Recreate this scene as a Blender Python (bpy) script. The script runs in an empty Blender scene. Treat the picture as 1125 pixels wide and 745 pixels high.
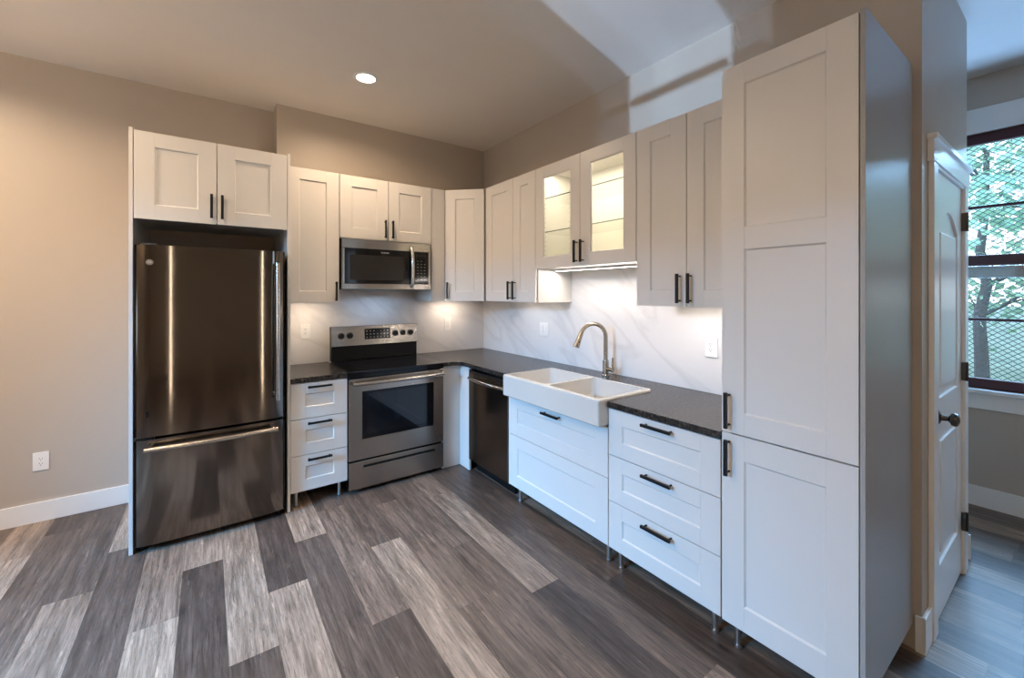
import bpy, bmesh, math, random
from mathutils import Matrix, Vector, noise

scene = bpy.context.scene
COL = scene.collection
R = math.radians
random.seed(4)

# ------------------------------------------------------------------ camera
cam_data = bpy.data.cameras.new('camera')
cam = bpy.data.objects.new('camera', cam_data)
COL.objects.link(cam)
cam.location = (-2.4123, -3.8999, 1.5051)
cam.rotation_euler = (R(90), 0, R(-36.0943))
cam_data.sensor_width = 36.0
cam_data.lens = 462.94 * 36.0 / 1125.0
cam_data.shift_x = -3.9 / 1125.0
cam_data.shift_y = -50.36 / 1125.0
cam_data.clip_start = 0.02
scene.camera = cam

# ------------------------------------------------------------------ exposure
scene.view_settings.view_transform = 'Standard'
scene.view_settings.look = 'None'
scene.view_settings.gamma = 1.0
scene.view_settings.use_curve_mapping = False
scene.view_settings.exposure = -0.15
scene.cycles.use_denoising = True
scene.cycles.max_bounces = 10
scene.cycles.diffuse_bounces = 5
scene.cycles.glossy_bounces = 4
scene.cycles.transparent_max_bounces = 12
scene.cycles.caustics_reflective = False
scene.cycles.caustics_refractive = False
scene.cycles.sample_clamp_indirect = 6.0

H = 3.042
XL, XR, YB = -5.2, 2.0, -7.5      # hidden left wall, window wall, hidden rear wall

# ------------------------------------------------------------------ world
w = bpy.data.worlds.new('daylight'); scene.world = w; w.use_nodes = True
nt = w.node_tree; nt.nodes.clear()
wo = nt.nodes.new('ShaderNodeOutputWorld'); bg = nt.nodes.new('ShaderNodeBackground')
tc = nt.nodes.new('ShaderNodeTexCoord'); sp = nt.nodes.new('ShaderNodeSeparateXYZ')
rp = nt.nodes.new('ShaderNodeValToRGB')
nt.links.new(tc.outputs['Generated'], sp.inputs[0]); nt.links.new(sp.outputs['Z'], rp.inputs[0])
rp.color_ramp.elements[0].position = 0.0; rp.color_ramp.elements[0].color = (0.85, 0.95, 1.0, 1)
rp.color_ramp.elements[1].position = 0.6; rp.color_ramp.elements[1].color = (0.45, 0.68, 1.0, 1)
nt.links.new(rp.outputs[0], bg.inputs[0]); bg.inputs[1].default_value = 3.2
nt.links.new(bg.outputs[0], wo.inputs[0])


# ------------------------------------------------------------------ lights
def area(name, loc, rot, sx, sy, power, color, spread=180):
    l = bpy.data.lights.new(name, 'AREA'); l.shape = 'RECTANGLE'; l.size = sx; l.size_y = sy
    l.energy = power; l.color = color; l.spread = R(spread)
    o = bpy.data.objects.new(name, l); COL.objects.link(o); o.location = loc; o.rotation_euler = rot
    return o


DAY = (0.13, 0.50, 1.0)
# daylight entering through the three windows (areas stand just outside each opening)
area('daylight_left_window', (XL - 3.2, -2.7, 4.0), (0, R(-57), 0), 2.4, 2.6, 3600, DAY)
area('daylight_rear_window', (0.55, YB - 0.6, 2.0), (R(62), 0, 0), 1.3, 2.0, 9, DAY)
area('daylight_hall_window', (XR + 1.3, -3.85, 0.1), (0, R(145), 0), 1.4, 2.4, 420, (0.28, 0.54, 1.0))
area('daylight_hall_sky', (XR + 2.4, -3.9, 4.0), (0, R(48), 0), 2.0, 2.6, 1200, (0.30, 0.60, 1.0))
# low glint thrown up from the street outside through the narrow left window onto the top of the wall
for gy, ge_ in ((-4.94, 7500), (-5.39, 1100), (-4.64, 1700)):
    gl = bpy.data.lights.new('outdoor_glint', 'SPOT'); gl.energy = ge_; gl.color = (0.42, 0.66, 1.0)
    gl.spot_size = R(7.4); gl.spot_blend = 0.1; gl.shadow_soft_size = 0.03
    glo = bpy.data.objects.new('outdoor_glint', gl); COL.objects.link(glo)
    glo.location = (-13.0, gy, -1.75)
    glo.rotation_euler = (Vector((XL, -3.39, 1.24)) - Vector(glo.location)).to_track_quat('-Z', 'Y').to_euler()

WARM = (1.0, 0.735, 0.49)
DOWNLIGHTS = [(-1.506, -0.848), (-2.95, -1.95), (-3.9, -1.0), (-1.75, -4.1), (-2.75, -4.1), (-3.9, -3.2), (-1.5, -5.8), (-3.2, -5.8)]
FILL_UPLIGHTS = [(-4.55, -1.9, 40, 'added uplighter near the left wall, outside the view'), (-4.6, -4.4, 26, 'added uplighter by the left wall behind the camera')]
STREAK_TUBES = [(-3.20, -5.2), (-1.27, -5.2)]
DOWN_POWER = [18, 19, 56, 1, 4, 5, 2, 5]


# ------------------------------------------------------------------ materials
def new_mat(name):
    m = bpy.data.materials.new(name); m.use_nodes = True
    nt = m.node_tree
    return m, nt, nt.nodes['Principled BSDF']


def srgb(r, g, b):
    f = lambda c: c / 12.92 if c <= 0.04045 else ((c + 0.055) / 1.055) ** 2.4
    return (f(r / 255), f(g / 255), f(b / 255), 1)


def plain(name, col, rough=0.5, metal=0.0, spec=0.5, noise_amt=0.03, noise_scale=8.0, bump=0.0, bump_scale=200.0, coat=0.0):
    m, nt, p = new_mat(name)
    p.inputs['Roughness'].default_value = rough
    p.inputs['Metallic'].default_value = metal
    p.inputs['Specular IOR Level'].default_value = spec
    p.inputs['Coat Weight'].default_value = coat
    tc = nt.nodes.new('ShaderNodeTexCoord')
    n = nt.nodes.new('ShaderNodeTexNoise'); n.inputs['Scale'].default_value = noise_scale; n.inputs['Detail'].default_value = 3
    nt.links.new(tc.outputs['Object'], n.inputs['Vector'])
    r = nt.nodes.new('ShaderNodeMapRange')
    r.inputs['To Min'].default_value = 1 - noise_amt; r.inputs['To Max'].default_value = 1 + noise_amt
    nt.links.new(n.outputs['Fac'], r.inputs[0])
    mx = nt.nodes.new('ShaderNodeVectorMath'); mx.operation = 'SCALE'
    mx.inputs[0].default_value = col[:3]
    nt.links.new(r.outputs[0], mx.inputs['Scale']); nt.links.new(mx.outputs[0], p.inputs['Base Color'])
    if bump:
        b = nt.nodes.new('ShaderNodeTexNoise'); b.inputs['Scale'].default_value = bump_scale
        nt.links.new(tc.outputs['Object'], b.inputs['Vector'])
        bp = nt.nodes.new('ShaderNodeBump'); bp.inputs['Strength'].default_value = bump; bp.inputs['Distance'].default_value = 0.001
        nt.links.new(b.outputs['Fac'], bp.inputs['Height']); nt.links.new(bp.outputs[0], p.inputs['Normal'])
    return m


def emit(name, col, strength):
    m = bpy.data.materials.new(name); m.use_nodes = True; nt = m.node_tree; nt.nodes.clear()
    o = nt.nodes.new('ShaderNodeOutputMaterial'); e = nt.nodes.new('ShaderNodeEmission')
    e.inputs[0].default_value = (*col[:3], 1); e.inputs[1].default_value = strength
    nt.links.new(e.outputs[0], o.inputs[0]); return m


def brushed(name, col, rough=0.28, aniso=0.75, streak=0.05, vertical=False, rot=0.25):
    m, nt, p = new_mat(name)
    p.inputs['Metallic'].default_value = 1.0
    p.inputs['Roughness'].default_value = rough
    p.inputs['Anisotropic'].default_value = aniso
    p.inputs['Anisotropic Rotation'].default_value = rot
    t = nt.nodes.new('ShaderNodeTangent'); t.direction_type = 'RADIAL'; t.axis = 'Z'
    nt.links.new(t.outputs[0], p.inputs['Tangent'])
    tc = nt.nodes.new('ShaderNodeTexCoord'); mp = nt.nodes.new('ShaderNodeMapping')
    mp.inputs['Scale'].default_value = (1.2, 1.2, 500) if not vertical else (500, 500, 1.2)
    n = nt.nodes.new('ShaderNodeTexNoise'); n.inputs['Scale'].default_value = 1.5; n.inputs['Detail'].default_value = 2
    nt.links.new(tc.outputs['Object'], mp.inputs[0]); nt.links.new(mp.outputs[0], n.inputs['Vector'])
    r = nt.nodes.new('ShaderNodeMapRange'); r.inputs['To Min'].default_value = 1 - streak; r.inputs['To Max'].default_value = 1 + streak
    nt.links.new(n.outputs['Fac'], r.inputs[0])
    mx = nt.nodes.new('ShaderNodeVectorMath'); mx.operation = 'SCALE'; mx.inputs[0].default_value = col[:3]
    nt.links.new(r.outputs[0], mx.inputs['Scale']); nt.links.new(mx.outputs[0], p.inputs['Base Color'])
    return m


def thin_glass(name, tint=(1, 1, 1), refl=0.12):
    m = bpy.data.materials.new(name); m.use_nodes = True; nt = m.node_tree; nt.nodes.clear()
    o = nt.nodes.new('ShaderNodeOutputMaterial'); t = nt.nodes.new('ShaderNodeBsdfTransparent')
    g = nt.nodes.new('ShaderNodeBsdfGlossy'); mx = nt.nodes.new('ShaderNodeMixShader'); f = nt.nodes.new('ShaderNodeFresnel')
    g.inputs['Roughness'].default_value = 0.02; t.inputs[0].default_value = (*tint, 1); f.inputs[0].default_value = 1.35
    ml = nt.nodes.new('ShaderNodeMath'); ml.operation = 'MULTIPLY'; ml.inputs[1].default_value = refl * 8
    nt.links.new(f.outputs[0], ml.inputs[0]); ml.use_clamp = True
    ge = nt.nodes.new('ShaderNodeNewGeometry'); fb = nt.nodes.new('ShaderNodeMath'); fb.operation = 'SUBTRACT'; fb.inputs[0].default_value = 1.0
    nt.links.new(ge.outputs['Backfacing'], fb.inputs[1])
    m2 = nt.nodes.new('ShaderNodeMath'); m2.operation = 'MULTIPLY'; nt.links.new(ml.outputs[0], m2.inputs[0]); nt.links.new(fb.outputs[0], m2.inputs[1])
    nt.links.new(m2.outputs[0], mx.inputs[0]); nt.links.new(t.outputs[0], mx.inputs[1]); nt.links.new(g.outputs[0], mx.inputs[2])
    nt.links.new(mx.outputs[0], o.inputs[0]); return m


M = {}
M['wall'] = plain('greige_wall_paint', (0.46, 0.405, 0.345, 1), 0.42, spec=0.45, noise_amt=0.02, bump=0.25, bump_scale=90)
M['ceiling'] = plain('ceiling_paint', (0.74, 0.70, 0.66, 1), 0.6, noise_amt=0.02, bump=0.15, bump_scale=70)
M['trim'] = plain('white_trim_paint', (0.80, 0.79, 0.77, 1), 0.30, noise_amt=0.01)
M['cab'] = plain('white_cabinet_lacquer', (0.66, 0.635, 0.60, 1), 0.33, noise_amt=0.012, noise_scale=3)
M['cabin'] = plain('white_cabinet_interior', (0.78, 0.76, 0.70, 1), 0.5, noise_amt=0.01)
M['gloss_panel'] = plain('shaded_gloss_end_panel', (0.33, 0.32, 0.315, 1), 0.34, spec=0.35, noise_amt=0.01)  # white panel with a darkened colour standing in for its unlit side
M['black'] = plain('matt_black_metal', (0.006, 0.006, 0.0065, 1), 0.38, spec=0.3, noise_amt=0.05)
M['blackplastic'] = plain('black_plastic', (0.006, 0.006, 0.006, 1), 0.35, spec=0.25)
M['darkvoid'] = plain('dark_grey_casing', (0.025, 0.024, 0.024, 1), 0.6)
M['blackglass'] = plain('black_ceramic_glass', (0.004, 0.004, 0.005, 1), 0.08, spec=0.35, noise_amt=0.02)
M['ovenglass'] = plain('oven_door_glass', (0.004, 0.005, 0.008, 1), 0.05, noise_amt=0.02)
M['steel'] = brushed('brushed_stainless_steel', (0.40, 0.37, 0.345), 0.26, 0.85)
M['fridge_steel'] = brushed('brushed_fridge_steel', (0.20, 0.175, 0.155), 0.095, 0.95)
M['steel_dark'] = brushed('dark_stainless_steel', (0.26, 0.23, 0.205), 0.20, 0.9)
M['steel_light'] = brushed('bright_brushed_steel', (0.42, 0.385, 0.35), 0.22, 0.7)
M['handle_steel'] = plain('polished_handle_steel', (0.60, 0.56, 0.51, 1), 0.20, metal=1.0, noise_amt=0.02)
M['nickel'] = plain('brushed_nickel', (0.42, 0.37, 0.31, 1), 0.27, metal=1.0, noise_amt=0.03)
M['bronze'] = plain('aged_bronze', (0.10, 0.085, 0.07, 1), 0.28, metal=1.0, noise_amt=0.1)
M['leg'] = plain('satin_steel_leg', (0.50, 0.50, 0.50, 1), 0.3, metal=1.0)
M['plate'] = plain('white_outlet_plastic', (0.80, 0.78, 0.75, 1), 0.3)
M['slot'] = plain('outlet_slot_shadow', (0.03, 0.03, 0.03, 1), 0.6)
M['fireclay'] = plain('white_fireclay', (0.61, 0.575, 0.525, 1), 0.13, noise_amt=0.01, coat=0.4)
M['glass'] = thin_glass('clear_glass')
M['shelfglass'] = thin_glass('shelf_glass', (0.975, 0.985, 0.97), 0.1)
M['shelfedge'] = plain('green_glass_edge', (0.10, 0.16, 0.14, 1), 0.15)
M['winframe'] = plain('dark_red_window_paint', (0.060, 0.010, 0.014, 1), 0.4)
M['mesh'] = plain('grey_wire', (0.10, 0.11, 0.12, 1), 0.5, metal=0.5)
M['cream'] = plain('off_white_marking', (0.75, 0.75, 0.72, 1), 0.5)
M['badge'] = plain('badge_metal', (0.30, 0.27, 0.25, 1), 0.3, metal=1.0)
M['led'] = emit('warm_led', (1.0, 0.93, 0.84), 14)
M['lamp'] = emit('downlight_lens', (1.0, 0.90, 0.76), 22)
M['columnglow'] = emit('added_column_glow', (1.0, 0.82, 0.62), 30)
M['display'] = emit('range_display', (0.65, 0.85, 1.0), 0.5)
M['bark'] = plain('tree_bark', (0.12, 0.10, 0.09, 1), 0.9, noise_amt=0.3)
M['leaf'] = plain('light_green_leaves', (0.42, 0.62, 0.44, 1), 0.7, noise_amt=0.35, noise_scale=1.3)
M['grass'] = plain('pale_lawn', (0.30, 0.38, 0.28, 1), 0.9, noise_amt=0.4, noise_scale=1.5)


def marble():
    m, nt, p = new_mat('soft_white_marble')
    p.inputs['Roughness'].default_value = 0.22
    g = nt.nodes.new('ShaderNodeNewGeometry'); s = nt.nodes.new('ShaderNodeSeparateXYZ')
    nt.links.new(g.outputs['Position'], s.inputs[0])

    def math_(op, a, b=None):
        n = nt.nodes.new('ShaderNodeMath'); n.operation = op
        for i, v in enumerate((a, b)):
            if v is None: continue
            if isinstance(v, (int, float)): n.inputs[i].default_value = v
            else: nt.links.new(v, n.inputs[i])
        return n.outputs[0]
    along = math_('SUBTRACT', s.outputs['X'], s.outputs['Y'])
    across = math_('ADD', math_('MULTIPLY', along, 0.56), math_('MULTIPLY', s.outputs['Z'], 0.83))
    down = math_('SUBTRACT', math_('MULTIPLY', along, 0.83), math_('MULTIPLY', s.outputs['Z'], 0.56))
    cb = nt.nodes.new('ShaderNodeCombineXYZ')
    nt.links.new(math_('MULTIPLY', across, 2.4), cb.inputs[0]); nt.links.new(math_('MULTIPLY', down, 0.75), cb.inputs[1])
    n1 = nt.nodes.new('ShaderNodeTexNoise'); n1.inputs['Scale'].default_value = 1.5; n1.inputs['Detail'].default_value = 5
    n1.inputs['Distortion'].default_value = 0.6
    nt.links.new(cb.outputs[0], n1.inputs['Vector'])
    r1 = nt.nodes.new('ShaderNodeValToRGB'); e = r1.color_ramp.elements
    e[0].position = 0.44; e[0].color = (0, 0, 0, 1); e[1].position = 0.56; e[1].color = (0, 0, 0, 1)
    k = r1.color_ramp.elements.new(0.50); k.color = (1, 1, 1, 1)
    nt.links.new(n1.outputs['Fac'], r1.inputs[0])
    n2 = nt.nodes.new('ShaderNodeTexNoise'); n2.inputs['Scale'].default_value = 0.9; n2.inputs['Detail'].default_value = 3
    nt.links.new(cb.outputs[0], n2.inputs['Vector'])
    f = math_('ADD', math_('MULTIPLY', r1.outputs[0], 0.26), math_('MULTIPLY', n2.outputs['Fac'], 0.34))
    mx = nt.nodes.new('ShaderNodeMix'); mx.data_type = 'RGBA'
    mx.inputs['A'].default_value = (0.76, 0.73, 0.71, 1); mx.inputs['B'].default_value = (0.46, 0.44, 0.43, 1)
    nt.links.new(f, mx.inputs['Factor']); nt.links.new(mx.outputs['Result'], p.inputs['Base Color'])
    return m


def granite():
    m, nt, p = new_mat('dark_leathered_granite')
    tc = nt.nodes.new('ShaderNodeTexCoord')
    n = nt.nodes.new('ShaderNodeTexNoise'); n.inputs['Scale'].default_value = 70; n.inputs['Detail'].default_value = 3
    nt.links.new(tc.outputs['Object'], n.inputs['Vector'])
    r = nt.nodes.new('ShaderNodeValToRGB'); e = r.color_ramp.elements
    e[0].position = 0.35; e[0].color = (0.006, 0.0055, 0.005, 1); e[1].position = 0.72; e[1].color = (0.040, 0.033, 0.028, 1)
    nt.links.new(n.outputs['Fac'], r.inputs[0]); nt.links.new(r.outputs[0], p.inputs['Base Color'])
    rr = nt.nodes.new('ShaderNodeMapRange'); rr.inputs['To Min'].default_value = 0.16; rr.inputs['To Max'].default_value = 0.34
    nt.links.new(n.outputs['Fac'], rr.inputs[0]); nt.links.new(rr.outputs[0], p.inputs['Roughness'])
    b = nt.nodes.new('ShaderNodeBump'); b.inputs['Strength'].default_value = 0.25; b.inputs['Distance'].default_value = 0.001
    nt.links.new(n.outputs['Fac'], b.inputs['Height']); nt.links.new(b.outputs[0], p.inputs['Normal'])
    p.inputs['Specular IOR Level'].default_value = 0.5
    return m


def planks():
    m, nt, p = new_mat('weathered_vinyl_planks')
    L = nt.links.new
    at = nt.nodes.new('ShaderNodeAttribute'); at.attribute_name = 'plank'       # r,g = tone, offset
    sp = nt.nodes.new('ShaderNodeSeparateColor'); L(at.outputs['Color'], sp.inputs[0])
    g = nt.nodes.new('ShaderNodeNewGeometry'); s = nt.nodes.new('ShaderNodeSeparateXYZ'); L(g.outputs['Position'], s.inputs[0])

    def mt(op, a, b=None, c=None):
        n = nt.nodes.new('ShaderNodeMath'); n.operation = op
        for i, v in enumerate((a, b, c)):
            if v is None: continue
            if isinstance(v, (int, float)): n.inputs[i].default_value = v
            else: L(v, n.inputs[i])
        return n.outputs[0]
    off = mt('MULTIPLY', sp.outputs[1], 37.0)

    def grain(sx, sy, detail, rough, dist=0.0):
        cb = nt.nodes.new('ShaderNodeCombineXYZ')
        L(mt('ADD', mt('MULTIPLY', s.outputs['X'], sx), off), cb.inputs[0]); L(mt('MULTIPLY', s.outputs['Y'], sy), cb.inputs[1]); L(off, cb.inputs[2])
        n = nt.nodes.new('ShaderNodeTexNoise'); n.inputs['Scale'].default_value = 1.0; n.inputs['Detail'].default_value = detail
        n.inputs['Roughness'].default_value = rough; n.inputs['Distortion'].default_value = dist; L(cb.outputs[0], n.inputs['Vector'])
        return n
    n1 = grain(20.0, 1.5, 5, 0.6, 0.8)
    n2 = grain(85.0, 4.5, 7, 0.72)
    n3 = grain(60.0, 3.0, 3, 0.6, 1.2)
    crack = nt.nodes.new('ShaderNodeMapRange'); crack.inputs['From Min'].default_value = 0.0; crack.inputs['From Max'].default_value = 0.03
    crack.inputs['To Min'].default_value = 0.55; crack.inputs['To Max'].default_value = 1.0
    L(mt('ABSOLUTE', mt('SUBTRACT', n3.outputs['Fac'], 0.56)), crack.inputs[0])
    n4 = grain(45.0, 5.0, 4, 0.65, 0.6)          # pale limed flecks
    fleck = nt.nodes.new('ShaderNodeMapRange'); fleck.inputs['From Min'].default_value = 0.60; fleck.inputs['From Max'].default_value = 0.70
    fleck.inputs['To Min'].default_value = 1.0; fleck.inputs['To Max'].default_value = 1.6
    L(n4.outputs['Fac'], fleck.inputs[0])
    # knots
    cb3 = nt.nodes.new('ShaderNodeCombineXYZ')
    L(mt('ADD', mt('MULTIPLY', s.outputs['X'], 6.0), off), cb3.inputs[0]); L(mt('MULTIPLY', s.outputs['Y'], 2.2), cb3.inputs[1]); L(off, cb3.inputs[2])
    vo = nt.nodes.new('ShaderNodeTexVoronoi'); vo.inputs['Scale'].default_value = 1.0; L(cb3.outputs[0], vo.inputs['Vector'])
    kn = nt.nodes.new('ShaderNodeMapRange'); kn.inputs['From Min'].default_value = 0.03; kn.inputs['From Max'].default_value = 0.16
    kn.inputs['To Min'].default_value = 0.55; kn.inputs['To Max'].default_value = 1.0; L(vo.outputs['Distance'], kn.inputs[0])
    ramp = nt.nodes.new('ShaderNodeValToRGB'); e = ramp.color_ramp.elements
    e[0].position = 0.0; e[0].color = (0.048, 0.035, 0.029, 1); e[1].position = 1.0; e[1].color = (0.40, 0.305, 0.228, 1)
    for pos, c in ((0.25, (0.080, 0.058, 0.046, 1)), (0.5, (0.172, 0.123, 0.092, 1)), (0.75, (0.280, 0.208, 0.154, 1))):
        k = ramp.color_ramp.elements.new(pos); k.color = c
    L(sp.outputs[0], ramp.inputs[0])
    v = mt('MULTIPLY', mt('ADD', mt('MULTIPLY', n1.outputs['Fac'], 2.2), -0.05), mt('ADD', mt('MULTIPLY', n2.outputs['Fac'], 2.6), -0.30))
    v = mt('MULTIPLY', mt('MULTIPLY', v, crack.outputs[0]), fleck.outputs[0])
    v = mt('MULTIPLY', v, kn.outputs[0])
    sc = nt.nodes.new('ShaderNodeVectorMath'); sc.operation = 'SCALE'; L(ramp.outputs[0], sc.inputs[0]); L(v, sc.inputs['Scale'])
    # plank seams from the UV map (u across 0..1, v along 0..1 in metres)
    uv = nt.nodes.new('ShaderNodeUVMap'); uv.uv_map = 'UVMap'; us = nt.nodes.new('ShaderNodeSeparateXYZ'); L(uv.outputs[0], us.inputs[0])
    seam = mt('GREATER_THAN', mt('MINIMUM', us.outputs[0], us.outputs[1]), 0.0012)
    sv = mt('ADD', mt('MULTIPLY', seam, 0.55), 0.45)
    sc2 = nt.nodes.new('ShaderNodeVectorMath'); sc2.operation = 'SCALE'; L(sc.outputs[0], sc2.inputs[0]); L(sv, sc2.inputs['Scale'])
    L(sc2.outputs[0], p.inputs['Base Color'])
    rr = nt.nodes.new('ShaderNodeMapRange'); rr.inputs['To Min'].default_value = 0.30; rr.inputs['To Max'].default_value = 0.55
    L(n2.outputs['Fac'], rr.inputs[0]); L(rr.outputs[0], p.inputs['Roughness'])
    b = nt.nodes.new('ShaderNodeBump'); b.inputs['Strength'].default_value = 0.35; b.inputs['Distance'].default_value = 0.0015
    L(n2.outputs['Fac'], b.inputs['Height']); L(b.outputs[0], p.inputs['Normal'])
    return m


M['marble'] = marble(); M['granite'] = granite(); M['planks'] = planks()


# ------------------------------------------------------------------ mesh helpers
def merge(bm, t, mi=0, X=None):
    for f in t.faces: f.material_index = mi
    if X is not None: bmesh.ops.transform(t, matrix=X, verts=t.verts)
    me = bpy.data.meshes.new('tmp'); t.to_mesh(me); t.free(); bm.from_mesh(me); bpy.data.meshes.remove(me)


def box(bm, x0, x1, y0, y1, z0, z1, bev=0.0, mi=0, seg=2, X=None):
    t = bmesh.new(); bmesh.ops.create_cube(t, size=1.0)
    sx, sy, sz = abs(x1 - x0), abs(y1 - y0), abs(z1 - z0)
    bmesh.ops.transform(t, matrix=Matrix.Translation(((x0 + x1) / 2, (y0 + y1) / 2, (z0 + z1) / 2)) @ Matrix.Diagonal((sx, sy, sz, 1)), verts=t.verts)
    bev = min(bev, 0.45 * min(sx, sy, sz))
    if bev > 0: bmesh.ops.bevel(t, geom=t.edges[:], offset=bev, segments=seg, profile=0.5, affect='EDGES')
    merge(bm, t, mi, X)


def cyl(bm, p0, p1, r, r2=None, seg=24, mi=0, bev=0.0):
    p0, p1 = Vector(p0), Vector(p1); d = p1 - p0
    t = bmesh.new(); bmesh.ops.create_cone(t, cap_ends=True, segments=seg, radius1=r, radius2=r if r2 is None else r2, depth=d.length)
    if bev:
        es = [e for e in t.edges if len(e.link_faces) == 2 and any(len(f.verts) > 4 for f in e.link_faces)]
        bmesh.ops.bevel(t, geom=es, offset=bev, segments=2, profile=0.5, affect='EDGES')
    merge(bm, t, mi, Matrix.Translation((p0 + p1) / 2) @ d.to_track_quat('Z', 'Y').to_matrix().to_4x4())


def tube(bm, pts, r, seg=14, mi=0, flat=None):
    pts = [Vector(p) for p in pts]; n = len(pts); t = bmesh.new(); rings = []
    up = Vector((0, 0, 1)); prev = None
    for i, p in enumerate(pts):
        d = (pts[min(i + 1, n - 1)] - pts[max(i - 1, 0)]).normalized()
        if prev is None:
            a = d.cross(up if abs(d.z) < 0.9 else Vector((1, 0, 0))).normalized()
        else:
            a = (prev - d * prev.dot(d)).normalized()
        prev = a; b = d.cross(a); rr = r[i] if isinstance(r, (list, tuple)) else r
        k = flat or (1, 1)
        rings.append([t.verts.new(p + (a * math.cos(2 * math.pi * j / seg) * k[0] + b * math.sin(2 * math.pi * j / seg) * k[1]) * rr) for j in range(seg)])
    for i in range(n - 1):
        for j in range(seg):
            t.faces.new((rings[i][j], rings[i][(j + 1) % seg], rings[i + 1][(j + 1) % seg], rings[i + 1][j]))
    t.faces.new(rings[0][::-1]); t.faces.new(rings[-1])
    bmesh.ops.recalc_face_normals(t, faces=t.faces); merge(bm, t, mi)


def lathe(bm, prof, X, seg=28, mi=0):
    t = bmesh.new(); rings = []
    for (r, z) in prof:
        if r < 1e-6: rings.append([t.verts.new((0, 0, z))])
        else: rings.append([t.verts.new((r * math.cos(2 * math.pi * j / seg), r * math.sin(2 * math.pi * j / seg), z)) for j in range(seg)])
    for a, b in zip(rings, rings[1:]):
        for j in range(seg):
            q = [a[j % len(a)], a[(j + 1) % len(a)], b[(j + 1) % len(b)], b[j % len(b)]]
            q = [v for i, v in enumerate(q) if v not in q[:i]]
            if len(q) > 2: t.faces.new(q)
    bmesh.ops.recalc_face_normals(t, faces=t.faces); merge(bm, t, mi, X)


def prism(bm, poly, a0, a1, axis='z', bev=0.0, mi=0):
    """extrude a polygon; axis z: (x,y), axis y: (x,z), axis x: (y,z)"""
    t = bmesh.new()
    def P(u, v, a): return {'z': (u, v, a), 'y': (u, a, v), 'x': (a, u, v)}[axis]
    lo = [t.verts.new(P(u, v, a0)) for u, v in poly]; hi = [t.verts.new(P(u, v, a1)) for u, v in poly]
    n = len(poly); t.faces.new(lo); t.faces.new(hi)
    for i in range(n): t.faces.new((lo[i], lo[(i + 1) % n], hi[(i + 1) % n], hi[i]))
    bmesh.ops.recalc_face_normals(t, faces=t.faces)
    if bev: bmesh.ops.bevel(t, geom=t.edges[:], offset=bev, segments=2, profile=0.5, affect='EDGES')
    merge(bm, t, mi)


def obj(name, bm, mats, parent=None, loc=(0, 0, 0), rotz=0.0, smooth_normals=True):
    for f in bm.faces: f.smooth = True
    for e in bm.edges:
        if len(e.link_faces) != 2 or e.calc_face_angle(0) > R(32): e.smooth = False
    me = bpy.data.meshes.new(name); bm.to_mesh(me); bm.free()
    for m in (mats if isinstance(mats, (list, tuple)) else [mats]): me.materials.append(M[m])
    o = bpy.data.objects.new(name, me); COL.objects.link(o)
    if parent: o.parent = parent
    o.location = loc; o.rotation_euler = (0, 0, rotz)
    if smooth_normals:
        wn = o.modifiers.new('weighted_normals', 'WEIGHTED_NORMAL'); wn.keep_sharp = True; wn.weight = 100
    return o


def B(): return bmesh.new()


def tag(o, label, cat, group=None):
    o['label'] = label; o['category'] = cat
    if group: o['group'] = group
    return o


def thing(name, label, cat, loc=(0, 0, 0), rotz=0.0, group=None):
    o = bpy.data.objects.new(name, None); COL.objects.link(o)
    o.empty_display_size = 0.1; o.location = loc; o.rotation_euler = (0, 0, rotz)
    return tag(o, label, cat, group)


def struct(name, bm, m, loc=(0, 0, 0)):
    o = obj(name, bm, m, loc=loc); o['kind'] = 'structure'; return o


def text_mesh(name, s, size, mat, parent, loc, rot, align='CENTER', depth=0.0004):
    cu = bpy.data.curves.new(name + '_c', 'FONT'); cu.body = s; cu.size = size; cu.align_x = align; cu.align_y = 'CENTER'; cu.extrude = depth
    t = bpy.data.objects.new(name + '_t', cu); COL.objects.link(t)
    bpy.context.view_layer.update()
    me = bpy.data.meshes.new_from_object(t.evaluated_get(bpy.context.evaluated_depsgraph_get()))
    bpy.data.objects.remove(t); bpy.data.curves.remove(cu)
    me.name = name; me.materials.clear(); me.materials.append(M[mat])
    o = bpy.data.objects.new(name, me); COL.objects.link(o); o.parent = parent; o.location = loc; o.rotation_euler = rot
    return o


def bool_diff(bm_a, cutters):
    """apply boolean cuts, return a bmesh"""
    me = bpy.data.meshes.new('ba'); bm_a.to_mesh(me); bm_a.free()
    a = bpy.data.objects.new('ba', me); COL.objects.link(a); tmp = [a]
    for c in cutters:
        mc = bpy.data.meshes.new('bc'); c.to_mesh(mc); c.free()
        o = bpy.data.objects.new('bc', mc); COL.objects.link(o); tmp.append(o)
        md = a.modifiers.new('d', 'BOOLEAN'); md.object = o; md.operation = 'DIFFERENCE'; md.solver = 'EXACT'
    bpy.context.view_layer.update()
    res = bpy.data.meshes.new_from_object(a.evaluated_get(bpy.context.evaluated_depsgraph_get()))
    out = bmesh.new(); out.from_mesh(res)
    for o in tmp: bpy.data.objects.remove(o)
    bpy.data.meshes.remove(res)
    return out


# ------------------------------------------------------------------ room shell
XS = -1.965                       # step between the two planes of the back wall
bm = B(); box(bm, XS, 0.0, 0.0, 0.35, 0, H); struct('wall_back', bm, 'wall')
bm = B(); box(bm, XL, XS, 0.197, 0.35, 0, H); struct('wall_back_left', bm, 'wall')
bm = B()                          # wall block with the closet door set in its end
box(bm, 0.0, 1.06, -3.42, 2.2, 0, H)
box(bm, 0.0, 0.195, -3.477, -3.42, 0, H); box(bm, 0.86, 1.06, -3.477, -3.42, 0, H); box(bm, 0.195, 0.86, -3.477, -3.42, 2.075, H)
struct('wall_right', bm, 'wall')


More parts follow.
